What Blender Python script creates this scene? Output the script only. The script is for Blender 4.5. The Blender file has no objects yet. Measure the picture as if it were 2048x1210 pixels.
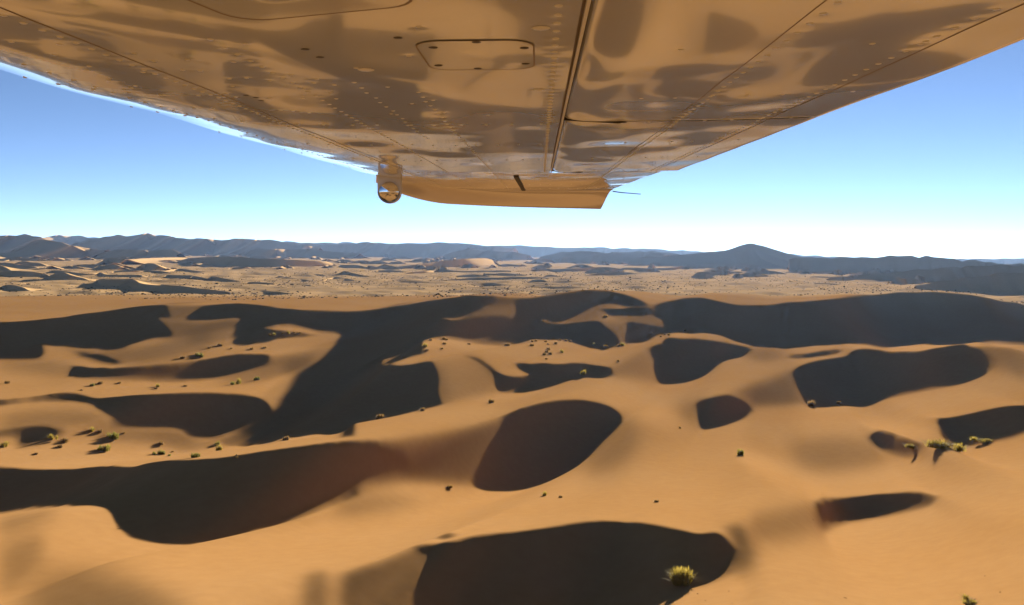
import bpy, bmesh, math, random
import numpy as np
from mathutils import Matrix, Vector

# ---------------------------------------------------------------- camera
FPX = 1593.0; CXP, CYP = 1024.0, 605.0                 # focal length and centre in photo pixels
PITCH = math.atan(100/1593.0); ROLL = 0.0127
CAM_H = 60.0
SUN_EL = math.radians(8.5); SUN_AZ = math.atan2(1550-1024, 1593)   # azimuth clockwise from the view direction
TE = math.tan(SUN_EL)
Fv = np.array([0, math.cos(PITCH), -math.sin(PITCH)])
U0 = np.array([0, math.sin(PITCH), math.cos(PITCH)]); R0 = np.array([1.0, 0, 0])
Rv = R0*math.cos(ROLL) + U0*math.sin(ROLL); Uv = U0*math.cos(ROLL) - R0*math.sin(ROLL)

scene = bpy.context.scene
col = scene.collection
cam_data = bpy.data.cameras.new('camera'); cam = bpy.data.objects.new('camera', cam_data); col.objects.link(cam)
cam_data.sensor_width = 36.0; cam_data.lens = 36.0*FPX/2048.0
cam_data.clip_start = 0.05; cam_data.clip_end = 60000.0
m = Matrix.Identity(4)
for i in range(3):
    m[i][0] = Rv[i]; m[i][1] = Uv[i]; m[i][2] = -Fv[i]
m[2][3] = CAM_H
cam.matrix_world = m
scene.camera = cam

# ---------------------------------------------------------------- sky, sun, exposure
world = bpy.data.worlds.new('World'); scene.world = world; world.use_nodes = True
wn = world.node_tree.nodes; wl = world.node_tree.links
for n in list(wn): wn.remove(n)
sky = wn.new('ShaderNodeTexSky'); sky.sky_type = 'NISHITA'; sky.sun_disc = False
sky.sun_elevation = SUN_EL; sky.sun_rotation = SUN_AZ
sky.altitude = 7500.0; sky.air_density = 0.7; sky.dust_density = 0.4; sky.ozone_density = 1.0
bg = wn.new('ShaderNodeBackground'); bg.inputs['Strength'].default_value = 0.05
wo = wn.new('ShaderNodeOutputWorld')
wl.new(sky.outputs[0], bg.inputs[0]); wl.new(bg.outputs[0], wo.inputs[0])
sun_dir = Vector((math.sin(SUN_AZ)*math.cos(SUN_EL), math.cos(SUN_AZ)*math.cos(SUN_EL), math.sin(SUN_EL)))
sd = bpy.data.lights.new('sun', 'SUN'); sd.energy = 5.0; sd.angle = math.radians(0.53); sd.color = (1.0, 0.96, 0.82)
sun = bpy.data.objects.new('sun', sd); col.objects.link(sun)
sun.rotation_euler = sun_dir.to_track_quat('Z', 'Y').to_euler(); sun.location = (0, 0, 200)
scene.view_settings.view_transform = 'Standard'; scene.view_settings.look = 'None'
scene.view_settings.exposure = 1.98; scene.view_settings.gamma = 1.0
scene.view_settings.use_curve_mapping = False
scene.cycles.max_bounces = 5; scene.cycles.diffuse_bounces = 1; scene.cycles.glossy_bounces = 3
scene.cycles.volume_bounces = 0; scene.cycles.transparent_max_bounces = 6
scene.cycles.caustics_reflective = False; scene.cycles.caustics_refractive = False

# ---------------------------------------------------------------- helpers
def project(X, Y, Z):
    Zc = Z-CAM_H
    dep = X*Fv[0]+Y*Fv[1]+Zc*Fv[2]
    d = np.where(dep > 1, dep, 1)
    return CXP+FPX*(X*Rv[0]+Y*Rv[1]+Zc*Rv[2])/d, CYP-FPX*(X*Uv[0]+Y*Uv[1]+Zc*Uv[2])/d, dep
def ray(u, v):
    return Fv+Rv*((u-CXP)/FPX)+Uv*((CYP-v)/FPX)
def mesh_np(name, verts, faces, smooth=True):
    """faces: (n,4) or (n,3) int array"""
    me = bpy.data.meshes.new(name)
    verts = np.ascontiguousarray(verts, dtype=np.float32); faces = np.ascontiguousarray(faces, dtype=np.int32)
    n, k = faces.shape
    me.vertices.add(len(verts)); me.vertices.foreach_set('co', verts.ravel())
    me.loops.add(n*k); me.loops.foreach_set('vertex_index', faces.ravel())
    me.polygons.add(n); me.polygons.foreach_set('loop_start', np.arange(0, n*k, k, dtype=np.int32))
    me.polygons.foreach_set('use_smooth', np.full(n, smooth, dtype=bool))
    me.update(calc_edges=True); me.validate()
    return me
def link(name, me, mat=None, parent=None):
    o = bpy.data.objects.new(name, me); col.objects.link(o)
    if mat is not None and me is not None and len(me.materials) == 0: me.materials.append(mat)
    if parent is not None: o.parent = parent
    return o
def tag(o, label=None, cat=None, group=None, kind=None):
    if label: o['label'] = label
    if cat: o['category'] = cat
    if group: o['group'] = group
    if kind: o['kind'] = kind
    return o
def grid_faces(nu, nv):
    i = np.arange(nu-1)[:, None]*nv+np.arange(nv-1)[None, :]
    return np.stack([i, i+1, i+nv+1, i+nv], -1).reshape(-1, 4)
class NT:
    def __init__(s, name):
        s.m = bpy.data.materials.new(name); s.m.use_nodes = True; s.t = s.m.node_tree
        s.b = s.t.nodes['Principled BSDF']
    def n(s, ty, **kw):
        o = s.t.nodes.new(ty)
        for k, v in kw.items():
            if k in o.inputs: o.inputs[k].default_value = v
            else: setattr(o, k, v)
        return o
    def l(s, a, b): s.t.links.new(a, b)
# ---------------------------------------------------------------- the dunes: where light and shade fall on them, traced as outlines
ZA=(0,440,2.881); ZB=(680,440,2.881); ZC=(1348,440,2.881); ZD=(0,800,2.926); ZE=(680,800,2.926); ZF=(1348,800,2.926)
PATCH = []   # (outline, brightness, edge blur)
def P(z, val, blur, *pts): PATCH.append(([(z[0]+x/z[2], z[1]+y/z[2]) for x, y in pts], val, blur))
# half tones first, then shade (value < 0), painted in order
# --- far crest
P(ZA,.10,4,(955,498),(1145,512),(1075,580),(985,580))
P(ZA,.085,6,(870,575),(1010,580),(1180,586),(1300,576),(1408,572),(1372,632),(1250,655),(1010,690),(940,640))
P(ZA,.10,9,(235,722),(400,737),(620,752),(760,745),(1000,695),(1250,645),(1375,636),(1335,700),(1240,722),(1000,790),(800,830),(700,826),(430,770))
P(ZA,.05,10,(1080,690),(1200,655),(1220,690),(1120,720))
P(ZA,.13,12,(0,808),(300,820),(420,850),(390,900),(200,880),(0,850))
P(ZA,.15,8,(1530,775),(1700,765),(1830,720),(2000,640),(1830,830),(1790,850),(1660,885),(1500,925),(1350,935),(1200,908),(1400,870),(1500,835))
P(ZA,.07,9,(1680,790),(1800,780),(1790,845),(1650,885),(1620,850))
P(ZA,.19,7,(1470,1005),(1600,960),(1720,895),(1690,960),(1660,1040),(1580,1120),(1530,1070))
P(ZA,.36,4,(1500,1010),(1640,905),(1650,890),(1480,985))
P(ZB,.11,7,(1130,580),(1280,600),(1480,577),(1640,580),(1655,640),(1640,700),(1600,710),(1500,640),(1300,610))
P(ZB,.20,10,(520,820),(720,785),(830,830),(890,880),(900,960),(800,1000),(650,1030),(570,1020),(550,900))
P(ZB,.12,10,(520,815),(600,850),(620,950),(640,1030),(570,1040),(545,900))
P(ZB,.12,7,(720,780),(800,800),(900,870),(890,930),(850,870))
P(ZB,.17,10,(1560,850),(1780,745),(1845,920),(1700,905),(1560,890))
P(ZE,.10,8,(300,305),(600,215),(800,150),(960,115),(900,240),(830,370),(775,480),(640,485),(420,455),(320,400))
P(ZC,.14,8,(330,990),(500,930),(640,875),(690,868),(710,940),(760,1055),(600,1060),(450,1060),(430,1040))
P(ZC,.14,8,(1690,752),(1800,728),(1900,735),(2030,800),(2030,960),(1860,862),(1760,800))
P(ZC,.15,9,(420,745),(560,740),(640,760),(600,800),(500,800),(430,790))
P(ZF,.28,16,(840,620),(850,760),(700,850),(520,860),(420,800),(400,730),(600,670))
P(ZF,.21,14,(700,240),(1000,210),(1150,240),(1220,300),(1350,330),(1100,410),(800,430),(700,330))
P(ZF,.12,10,(280,760),(420,800),(480,960),(400,1050),(330,1020),(340,900))
P(ZF,.20,14,(100,-20),(140,0),(150,170),(60,150),(-20,60))
P(ZE,.13,8,(0,1100),(200,1010),(430,912),(545,930),(500,1020),(440,1300),(300,1500),(0,1500))
P(ZD,.26,24,(250,1010),(600,1000),(900,1100),(1100,1280),(1000,1600),(-100,1600),(100,1230))
P(ZD,.19,22,(350,1110),(650,1100),(800,1180),(900,1300),(850,1560),(150,1560),(250,1240))
P(ZD,.22,9,(1780,1090),(1880,1040),(1920,1090),(1960,1500),(1740,1500))
P(ZD,.14,14,(150,80),(500,60),(665,130),(630,165),(300,175),(0,190),(0,120))
P(ZD,.15,8,(560,180),(900,180),(1080,195),(1140,225),(1250,230),(1440,180),(1510,155),(1400,240),(1250,275),(1150,300),(1050,300),(900,260),(700,250),(560,230))
P(ZD,.26,14,(0,700),(330,660),(330,720),(0,860))
P(ZD,.25,14,(0,900),(250,800),(250,1000),(0,1200))
P(ZE,.25,14,(0,600),(300,560),(500,600),(300,650),(0,700))
P(ZE,.17,18,(1650,110),(1800,150),(1700,330),(1550,420),(1400,440),(1500,300),(1620,190))
# bright stoss crests
P(ZF,0.52,12,(380,290),(500,330),(700,430),(850,560),(780,600),(600,500),(400,380))
P(ZF,0.49,14,(1100,120),(1300,110),(1500,200),(1500,260),(1380,240),(1250,190))
P(ZF,0.49,18,(1600,640),(2048,620),(2048,740),(1700,700))
P(ZE,0.40,14,(1500,-40),(1800,0),(2048,150),(2048,220),(1800,110),(1600,20))
P(ZC,0.40,6,(1190,728),(1400,712),(2030,712),(2030,740),(1600,760),(1300,765))
P(ZE,0.38,10,(0,200),(500,120),(900,60),(980,75),(600,190),(0,295))
P(ZD,0.38,10,(600,350),(1200,300),(2048,180),(2048,285),(1300,370),(900,425))
P(ZB,.095,3,(690,585),(740,560),(800,525),(870,495),(930,487),(980,495),(1003,520),(1012,576),(830,580))
P(ZB,.11,3,(1260,595),(1350,560),(1420,515),(1480,487),(1540,478),(1640,497),(1520,515),(1530,545),(1480,577),(1380,590))
P(ZB,.12,3,(1530,545),(1640,545),(1780,552),(1945,606),(1940,622),(1800,603),(1650,582))
P(ZB,.09,2,(412,584),(480,597),(560,596),(690,584),(690,592),(560,602),(440,594))
# --- shade
S=-.15
P(ZA,S,2,(-40,600),(0,602),(170,606),(340,590),(392,587),(380,572),(540,562),(680,535),(800,515),(900,505),(958,503),(960,545),(985,577),(880,575),(930,610),(980,660),(985,682),(860,690),(740,725),(700,745),(620,748),(400,735),(230,722),(250,760),(235,795),(200,806),(-40,806))
P(ZA,S,1.5,(1075,580),(1140,522),(1260,505),(1370,498),(1500,510),(1650,520),(1800,523),(2030,524),(2030,640),(1860,640),(1760,615),(1690,602),(1600,605),(1520,625),(1410,630),(1368,626),(1408,572),(1300,574),(1180,584))
P(ZA,S,1.5,(1372,632),(1520,629),(1700,640),(1860,645),(1750,655),(1600,665),(1540,690),(1440,710),(1370,718),(1335,700),(1350,665))
P(ZA,S,3,(420,768),(500,776),(600,796),(720,824),(640,827),(540,808))
P(ZA,S,2,(420,845),(560,857),(640,862),(760,857),(900,855),(1050,840),(1200,800),(1350,775),(1500,770),(1560,777),(1540,810),(1500,835),(1400,870),(1230,905),(1050,920),(870,920),(830,912),(600,912),(450,910),(385,900),(398,870))
P(ZA,S,2,(-40,1052),(150,1040),(280,1018),(380,1008),(480,1015),(570,1040),(680,1048),(900,1045),(1150,1030),(1350,1030),(1480,1040),(1540,1080),(1570,1120),(1620,1100),(1665,1030),(1692,950),(1725,888),(1790,850),(1835,828),(1900,760),(1990,650),(2030,632),(2040,830),(2040,1250),(1800,1225),(1500,1225),(1300,1195),(1010,1212),(900,1206),(700,1202),(635,1196),(650,1165),(640,1150),(580,1100),(520,1065),(430,1045),(330,1042),(150,1050),(-40,1074))
P(ZB,S,1.5,(-30,527),(150,515),(300,495),(450,475),(600,457),(750,450),(870,450),(980,460),(1080,462),(1180,445),(1300,420),(1400,405),(1500,402),(1580,415),(1680,445),(1750,475),(1780,497),(1680,503),(1640,497),(1600,485),(1540,478),(1480,487),(1420,515),(1350,560),(1260,595),(1150,582),(1012,576),(1003,520),(980,495),(930,487),(870,495),(800,525),(740,560),(690,585),(560,596),(480,597),(412,586),(440,594),(560,602),(700,592),(830,580),(1010,577),(1150,586),(1200,600),(1280,601),(1380,592),(1480,582),(1530,620),(1590,670),(1615,705),(1540,742),(1440,728),(1360,703),(1290,685),(1100,688),(1060,705),(950,718),(830,712),(700,695),(620,680),(480,700),(470,760),(400,790),(265,838),(-30,830),(-30,720),(62,632),(-30,636))
P(ZB,S,1.2,(1510,515),(1600,513),(1700,507),(2040,508),(2040,610),(1950,606),(1880,575),(1780,552),(1640,545),(1548,545),(1528,530))
P(ZB,S,1.5,(1655,585),(1800,605),(1935,625),(1830,650),(1780,690),(1640,702),(1653,640))
P(ZB,S,2.5,(265,842),(400,835),(520,815),(548,860),(562,910),(562,990),(590,1040),(520,1060),(430,1090),(300,1125),(190,1150),(-30,1200),(-30,830))
P(ZB,S,1.5,(720,780),(790,797),(850,828),(900,862),(960,890),(1040,900),(1108,887),(1050,858),(1022,838),(1014,818),(1100,822),(1250,828),(1400,825),(1500,838),(1570,850),(1565,885),(1520,902),(1420,895),(1340,910),(1230,950),(1120,978),(1020,988),(930,980),(900,950),(890,900),(870,860),(800,812))
P(ZE,S,2,(940,120),(1010,70),(1150,30),(1300,5),(1450,3),(1560,25),(1640,70),(1640,120),(1560,200),(1480,290),(1400,360),(1300,425),(1180,480),(1060,515),(940,523),(850,515),(790,495),(780,470),(830,370),(890,240))
P(ZB,S,1.5,(1785,740),(1880,700),(1940,690),(2040,690),(2040,890),(1920,915),(1845,918),(1830,890),(1800,810))
P(ZC,S,1.5,(-60,690),(60,682),(150,683),(300,705),(440,735),(400,770),(280,795),(220,850),(150,890),(0,915),(-80,928))
P(ZC,S,1.2,(-80,480),(0,465),(80,448),(170,452),(300,478),(400,492),(555,490),(640,475),(800,468),(950,455),(1080,435),(1200,428),(1330,420),(1450,412),(1550,430),(1640,445),(1800,458),(1900,475),(2060,497),(2060,712),(1600,708),(1400,710),(1280,718),(1190,728),(1100,715),(950,710),(800,717),(600,717),(450,700),(350,675),(270,648),(160,640),(100,650),(-30,630),(-60,560),(-120,500))
P(ZC,S,1.5,(640,778),(750,770),(860,750),(950,745),(960,752),(890,768),(780,782),(690,783))
P(ZC,S,1.5,(690,870),(740,835),(850,805),(1000,780),(1030,750),(1100,742),(1180,752),(1280,768),(1500,762),(1690,752),(1700,775),(1760,800),(1830,855),(1850,870),(1780,905),(1640,950),(1500,975),(1350,1000),(1200,1030),(1100,1055),(980,1055),(860,1068),(800,1065),(760,1050),(740,990),(705,930))
P(ZC,S,3,(130,1050),(220,1025),(310,1010),(380,1030),(440,1065),(440,1095),(380,1135),(280,1170),(170,1195),(155,1180),(140,1100))
P(ZF,S,3,(1535,130),(1700,105),(1900,75),(2080,58),(2080,180),(1980,225),(1870,243),(1700,275),(1650,278),(1590,235),(1550,180))
P(ZF,S,3,(1145,215),(1180,195),(1240,205),(1300,235),(1360,262),(1420,275),(1450,295),(1400,330),(1300,318),(1200,285),(1155,250))
P(ZF,S,3,(835,640),(870,615),(950,598),(1100,580),(1250,573),(1420,578),(1540,598),(1500,625),(1400,650),(1200,690),(1000,720),(920,740),(870,762),(850,740),(838,690))
P(ZF,S,3,(-460,860),(-200,775),(0,825),(80,845),(150,860),(230,845),(290,870),(330,920),(345,970),(330,1020),(260,1070),(160,1105),(60,1125),(-30,1180),(-160,1240),(-460,1300))
P(ZE,S,3,(2080,855),(1900,800),(1750,760),(1600,750),(1450,755),(1300,780),(1100,805),(900,830),(760,855),(680,880),(560,885),(500,890),(430,905),(430,930),(460,955),(540,930),(500,1020),(470,1120),(430,1300),(440,1420),(900,1440),(1200,1340),(1560,1200),(1720,1130),(1890,1080),(2000,1050))
P(ZE,S,1.5,(565,815),(610,800),(670,798),(640,815),(600,822))
P(ZD,S,2,(-40,392),(200,405),(450,408),(620,410),(720,420),(820,432),(1000,428),(1150,405),(1350,375),(1550,345),(1800,315),(2060,298),(2220,300),(2380,330),(2370,400),(2240,440),(2130,500),(2060,565),(1950,605),(1800,690),(1650,750),(1450,805),(1250,840),(1000,848),(850,838),(760,815),(710,770),(680,720),(640,680),(560,650),(450,637),(330,632),(200,640),(-40,668))
P(ZD,S,2,(530,5),(800,-20),(1400,-10),(1560,30),(1600,85),(1650,60),(1690,-10),(2080,-20),(2080,143),(1850,190),(1680,215),(1580,255),(1450,268),(1350,262),(1300,250),(1380,215),(1510,155),(1440,165),(1350,195),(1250,222),(1160,223),(1110,210),(1060,180),(960,168),(800,168),(640,160),(665,130),(650,110),(580,60))
P(ZD,S,5,(-40,205),(150,182),(260,175),(360,187),(400,192),(330,215),(240,250),(110,272),(90,270),(130,235),(60,215),(-40,230))
def catmull(pts, n=4, tau=.4):
    p = np.array(pts); o = []
    N = len(p)
    for i in range(N):
        p0, p1, p2, p3 = p[i-1], p[i], p[(i+1)%N], p[(i+2)%N]
        l = np.linalg.norm(p2-p1)
        def lim(m):
            k = np.linalg.norm(m); return m*min(1, l/(k+1e-9))
        m1 = lim((p2-p0)*tau); m2 = lim((p3-p1)*tau)
        # keep sharp corners sharp
        def corner(a, b, c):
            u = b-a; w = c-b
            return np.dot(u, w)/(np.linalg.norm(u)*np.linalg.norm(w)+1e-9)
        if corner(p0, p1, p2) < .1: m1 = m1*0
        if corner(p1, p2, p3) < .1: m2 = m2*0
        for k in range(n):
            t = k/n; t2 = t*t; t3 = t2*t
            o.append((2*t3-3*t2+1)*p1+(t3-2*t2+t)*m1+(-2*t3+3*t2)*p2+(t3-t2)*m2)
    return np.array(o)
def fill(shape, pts):
    H, W = shape
    x0 = max(0, int(pts[:,0].min())-1); x1 = min(W, int(pts[:,0].max())+2)
    y0 = max(0, int(pts[:,1].min())-1); y1 = min(H, int(pts[:,1].max())+2)
    m = np.zeros(shape, bool)
    if x1 <= x0 or y1 <= y0: return m
    xs = np.arange(x0, x1)+.5; sub = np.zeros((y1-y0, x1-x0), bool)
    a = pts; b = np.roll(pts, -1, 0)
    for j in range(y0, y1):
        y = j+.5
        c = (a[:,1] <= y) != (b[:,1] <= y)
        if c.any():
            xi = a[c,0]+(y-a[c,1])*(b[c,0]-a[c,0])/(b[c,1]-a[c,1])
            sub[j-y0] = (np.searchsorted(np.sort(xi), xs) & 1).astype(bool)
    m[y0:y1, x0:x1] = sub
    return m
def gblur(a, s, axis=None):
    if s <= 0: return a
    r = int(3*s)+1; k = np.exp(-.5*(np.arange(-r, r+1)/s)**2); k /= k.sum()
    for ax in ((0, 1) if axis is None else (axis,)):
        pw = [(0, 0), (0, 0)]; pw[ax] = (r, r)
        p = np.pad(a, pw, mode='edge'); o = np.zeros_like(a)
        for i, w in enumerate(k):
            o += w*(p[i:i+a.shape[0], :] if ax == 0 else p[:, i:i+a.shape[1]])
        a = o
    return a
PS = .5; OX, OY = -40, 440          # painted map: half scale, starts above the horizon, margin at the sides
PW, PH = int((2048+80)*PS), int((1420-OY)*PS)
LIT = math.sin(SUN_EL)*1.3; VS = math.sin(SUN_EL)/.19
def paint():
    yy = (np.arange(PH)+.5)/PS+OY
    L = np.repeat((math.sin(SUN_EL)*(1.3+.85*np.clip((yy-620)/380, 0, 1)+.5*np.clip((yy-880)/250, 0, 1)))[:, None], PW, 1)
    for pts, val, blur in PATCH:
        q = catmull(pts); q = (q-np.array([OX, OY]))*PS
        m = fill((PH, PW), q)
        y = np.nonzero(m.any(1))[0]; x = np.nonzero(m.any(0))[0]
        if len(y) == 0: continue
        pad = int(blur*PS*3)+3
        sl = (slice(max(0, y[0]-pad), y[-1]+pad+1), slice(max(0, x[0]-pad), x[-1]+pad+1))
        w = gblur(m[sl].astype(float), blur*PS)
        L[sl] = L[sl]*(1-w)+val*VS*w
    return L
# ---------------------------------------------------------------- solve for the dune heights
ta = np.array([-math.sin(SUN_AZ), -math.cos(SUN_AZ)])   # away from the sun, on the ground
tb = np.array([-ta[1], ta[0]])
A0, A1, B0, B1 = -1300., 300., -950., 850.
def setgrid(d):
    global DA, AG, BG, GX, GY, NA, NB, KA, KB, FADE, WR
    DA = d
    AG, BG = np.meshgrid(np.arange(A0, A1, DA), np.arange(B0, B1, DA), indexing='ij')
    GX = AG*ta[0]+BG*tb[0]; GY = AG*ta[1]+BG*tb[1]
    NA, NB = AG.shape
    KA = 2*np.pi*np.fft.fftfreq(NA, DA)[:, None]; KB = 2*np.pi*np.fft.rfftfreq(NB, DA)[None, :]
    FADE = np.clip((AG-A0)/120, 0, 1)*np.clip((A1-AG)/60, 0, 1)*np.clip((BG-B0)/80, 0, 1)*np.clip((B1-BG)/80, 0, 1)
    WR = np.hypot(GX, GY)
def gfft(a, s):
    return np.fft.irfft2(np.fft.rfft2(a)*np.exp(-.5*(KA**2+KB**2)*s*s), s=(NA, NB))
def relax(hg):
    # sand far away is only known as coarsely as a pixel sees it
    lv = [.55, 1.6, 3.2, 6.]; want = np.clip(WR*WR*RLX, .55, 5.9)
    st_ = [gfft(hg, q) for q in lv]; o = st_[0]
    for k in range(3):
        w = np.clip((want-lv[k])/(lv[k+1]-lv[k]), 0, 1); o = o*(1-w)+st_[k+1]*w
    return o
def bil(img, u, v):
    h, w = img.shape
    u = np.clip(u, 0, w-1.001); v = np.clip(v, 0, h-1.001)
    i = u.astype(int); j = v.astype(int); fu = u-i; fv = v-j
    return (img[j, i]*(1-fu)+img[j, i+1]*fu)*(1-fv)+(img[j+1, i]*(1-fu)+img[j+1, i+1]*fu)*fv
def hsample(hg, X, Y):
    a = X*ta[0]+Y*ta[1]; b = X*tb[0]+Y*tb[1]
    return bil(hg, (b-B0)/DA, (a-A0)/DA)
AZN = 1100; azs = np.linspace(math.radians(-40), math.radians(40), AZN)
RN = 900; rs = np.exp(np.linspace(math.log(90.), math.log(1400.), RN))
def visible(hg):
    X = np.sin(azs)[None, :]*rs[:, None]; Y = np.cos(azs)[None, :]*rs[:, None]
    z = hsample(hg, X, Y)
    el = (z-CAM_H)/rs[:, None]
    mx = np.maximum.accumulate(el, 0)
    vis = (mx-el) < .001+.012*np.clip((560-rs)/300, 0, 1)[:, None]
    r = np.hypot(GX, GY); az = np.arctan2(GX, GY)
    ri = (np.log(np.maximum(r, 91)/90.)/math.log(1400/90.)*(RN-1)).astype(int)
    ai = ((az-azs[0])/(azs[-1]-azs[0])*(AZN-1)).astype(int)
    ok = (ri < RN) & (ai >= 0) & (ai < AZN)
    return vis[np.clip(ri, 0, RN-1), np.clip(ai, 0, AZN-1)] & ok
def fnoise(wl, seed, aniso=1.0):
    # same field whatever the grid: a sum of plane waves
    r = np.random.RandomState(seed); o = np.zeros((NA, NB))
    for k in range(26):
        th = r.uniform(0, np.pi); q = 2*np.pi/wl*r.uniform(.7, 1.35)
        o += np.cos(q*(np.cos(th)*AG+np.sin(th)*BG*aniso)+r.uniform(0, 6.28))
    return o/13**.5
def rmean(a, w=9.):
    # running mean across the sun direction, twice
    n = max(1, int(w/DA/2))
    for _ in range(2):
        c = np.cumsum(np.pad(a, ((0, 0), (n+1, n)), mode='edge'), 1)
        a = (c[:, 2*n+1:]-c[:, :-2*n-1])/(2*n+1)
    return a
def run_u(M):
    # position 0..1 inside each shaded run along a, and its length
    idx = np.arange(NA)[:, None]*np.ones((1, NB), int)
    st = np.where(M, 0, idx+1); st = np.maximum.accumulate(st, 0)
    en = np.where(M, NA, idx); en = np.minimum.accumulate(en[::-1], 0)[::-1]
    ln = np.maximum(en-st, 1)
    return (idx-st+.5)/ln, ln*DA, st, en
def solve(L, iters=10, alpha=.02, lam=2*np.pi/1200, verbose=False, base=None, damp=.5, cont=True):
    hg = np.zeros((NA, NB)) if base is None else base
    # unseen dunes go on outside the picture, shaped mostly sunlit to light the wing
    no = fnoise(90, 3, .55)+.5*fnoise(40, 4, .6)
    gout = np.where(no > .95, S*VS, LIT*1.35+.03*fnoise(60, 8))
    gout = gblur(gout, 1.2)
    for it in range(iters):
        u, v, dep = project(GX, GY, hg)
        pu = (u-OX)*PS-.5; pv = (v-OY)*PS-.5
        inside = (dep > 5) & (pv > 60*PS)
        wi = np.clip(1-np.maximum(-pu, pu-PW)/(350*PS), 0, 1)*np.clip(1-(pv-PH)/(260*PS), 0, 1)*(dep > 5)
        wi = wi*wi*(3-2*wi)
        vis = visible(hg)
        Lg = np.where(inside & vis, bil(L, pu, pv), HID)*wi+gout*(1-wi)
        Lg = np.where((GY > 1130) , LIT, Lg)
        M = Lg < 0
        uu, ln, st, en = run_u(M)
        sc = min(1., .15+.85*it/(iters*.6)) if cont else 1.
        lit = (Lg-math.sin(SUN_EL))/math.cos(SUN_EL)
        prof = -TE*(1+PA*(1-2*uu))
        g = np.where(M, prof, lit)
        fade = FADE
        g = g*fade*sc
        den = KA**2+alpha*KB**2+lam**2
        gt = g; 
        free = inside & ~vis; far = WR > 380
        mden = np.maximum(rmean(M*1.), .2)
        for rep in range(NREP if it >= iters-6 else 4):
            hn = np.fft.irfft2((-1j*KA)*np.fft.rfft2(gt)/den, s=(NA, NB))
            da = np.gradient(hn, DA, axis=0)
            rs_ = np.clip(g-da, -.3, .3); rs_ = np.where(free, 0, np.where(far & ~M & (rs_ < 0), np.minimum(rs_+.08, 0), rs_))
            gt = gt + .6*rs_*fade
            hs = np.take_along_axis(hn, np.clip(st-1, 0, NA-1), 0); he = np.take_along_axis(hn, np.clip(en, 0, NA-1), 0)
            need = 1.04*TE*sc*(ln+DA)-(hs-he)
            kf = np.clip(np.where(M, need/ln, 0), -.12, .12)
            kf = rmean(kf)/mden
            gt = gt - np.where(M, .9*kf, 0)*fade
        hn = relax(hn)
        hg = hn if it == 0 else hg*(1-damp)+hn*damp
        if verbose: print(it, 'h', hg.min(), hg.max(), 'shade frac', (M & inside & vis).sum()/(inside & vis).sum())
    return hg
HID = math.sin(SUN_EL)*1.7; RLX = 4e-6; PA = .85; NREP = 10

def upto(hg, d0, d1):
    setgrid(d1)
    return bil(hg, (BG-B0)/d0, (AG-A0)/d0)
# ---------------------------------------------------------------- sand
def sand_material(name='sand'):
    a = NT(name)
    co = a.n('ShaderNodeTexCoord')
    n1 = a.n('ShaderNodeTexNoise'); n1.inputs['Scale'].default_value = .012; n1.inputs['Detail'].default_value = 3
    n2 = a.n('ShaderNodeTexNoise'); n2.inputs['Scale'].default_value = .35; n2.inputs['Detail'].default_value = 6; n2.inputs['Roughness'].default_value = .62
    a.l(co.outputs['Object'], n1.inputs['Vector']); a.l(co.outputs['Object'], n2.inputs['Vector'])
    r1 = a.n('ShaderNodeValToRGB'); r1.color_ramp.elements[0].position = .3; r1.color_ramp.elements[1].position = .7
    r1.color_ramp.elements[0].color = (.318, .156, .052, 1); r1.color_ramp.elements[1].color = (.338, .176, .067, 1)
    a.l(n1.outputs['Fac'], r1.inputs[0])
    # paler plain sand, its colour lifted further to make up for weak grazing sunlight
    ln = a.n('ShaderNodeVectorMath', operation='LENGTH'); a.l(co.outputs['Object'], ln.inputs[0])
    mr = a.n('ShaderNodeMapRange', interpolation_type='SMOOTHSTEP'); mr.inputs['From Min'].default_value = 1000; mr.inputs['From Max'].default_value = 1300
    a.l(ln.outputs['Value'], mr.inputs['Value'])
    pl = a.n('ShaderNodeMix', data_type='RGBA'); pl.inputs[7].default_value = (.52, .312, .14, 1)
    a.l(mr.outputs[0], pl.inputs[0]); a.l(r1.outputs[0], pl.inputs[6])
    mx = a.n('ShaderNodeMix', data_type='RGBA', blend_type='MULTIPLY'); mx.inputs[0].default_value = 1
    r2 = a.n('ShaderNodeValToRGB'); r2.color_ramp.elements[0].position = .3; r2.color_ramp.elements[1].position = .7
    r2.color_ramp.elements[0].color = (.93, .92, .90, 1); r2.color_ramp.elements[1].color = (1.04, 1.04, 1.05, 1)
    a.l(n2.outputs['Fac'], r2.inputs[0])
    a.l(pl.outputs[2], mx.inputs[6]); a.l(r2.outputs[0], mx.inputs[7]); a.l(mx.outputs[2], a.b.inputs['Base Color'])
    # wind ripples and soft unevenness
    mp = a.n('ShaderNodeMapping'); mp.inputs['Rotation'].default_value = (0, 0, .5); mp.inputs['Scale'].default_value = (.5, 1.6, 1)
    a.l(co.outputs['Object'], mp.inputs['Vector'])
    n3 = a.n('ShaderNodeTexNoise'); n3.inputs['Scale'].default_value = .55; n3.inputs['Detail'].default_value = 5; n3.inputs['Roughness'].default_value = .55
    a.l(mp.outputs[0], n3.inputs['Vector'])
    bp = a.n('ShaderNodeBump'); bp.inputs['Strength'].default_value = .35; bp.inputs['Distance'].default_value = .06
    a.l(n3.outputs['Fac'], bp.inputs['Height']); a.l(bp.outputs[0], a.b.inputs['Normal'])
    a.b.inputs['Roughness'].default_value = .9; a.b.inputs['Specular IOR Level'].default_value = 0
    return a.m
SAND = sand_material()

PLAIN = -8.0
PATCH_L = paint()
import time; _t0 = time.time()
setgrid(2.5); HG = solve(PATCH_L, iters=28, damp=.37)
HG = upto(HG, 2.5, 1.0); NREP = 11; HG = solve(PATCH_L, iters=1, base=HG, cont=False, damp=1.)
print('dunes', time.time()-_t0)

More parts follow.
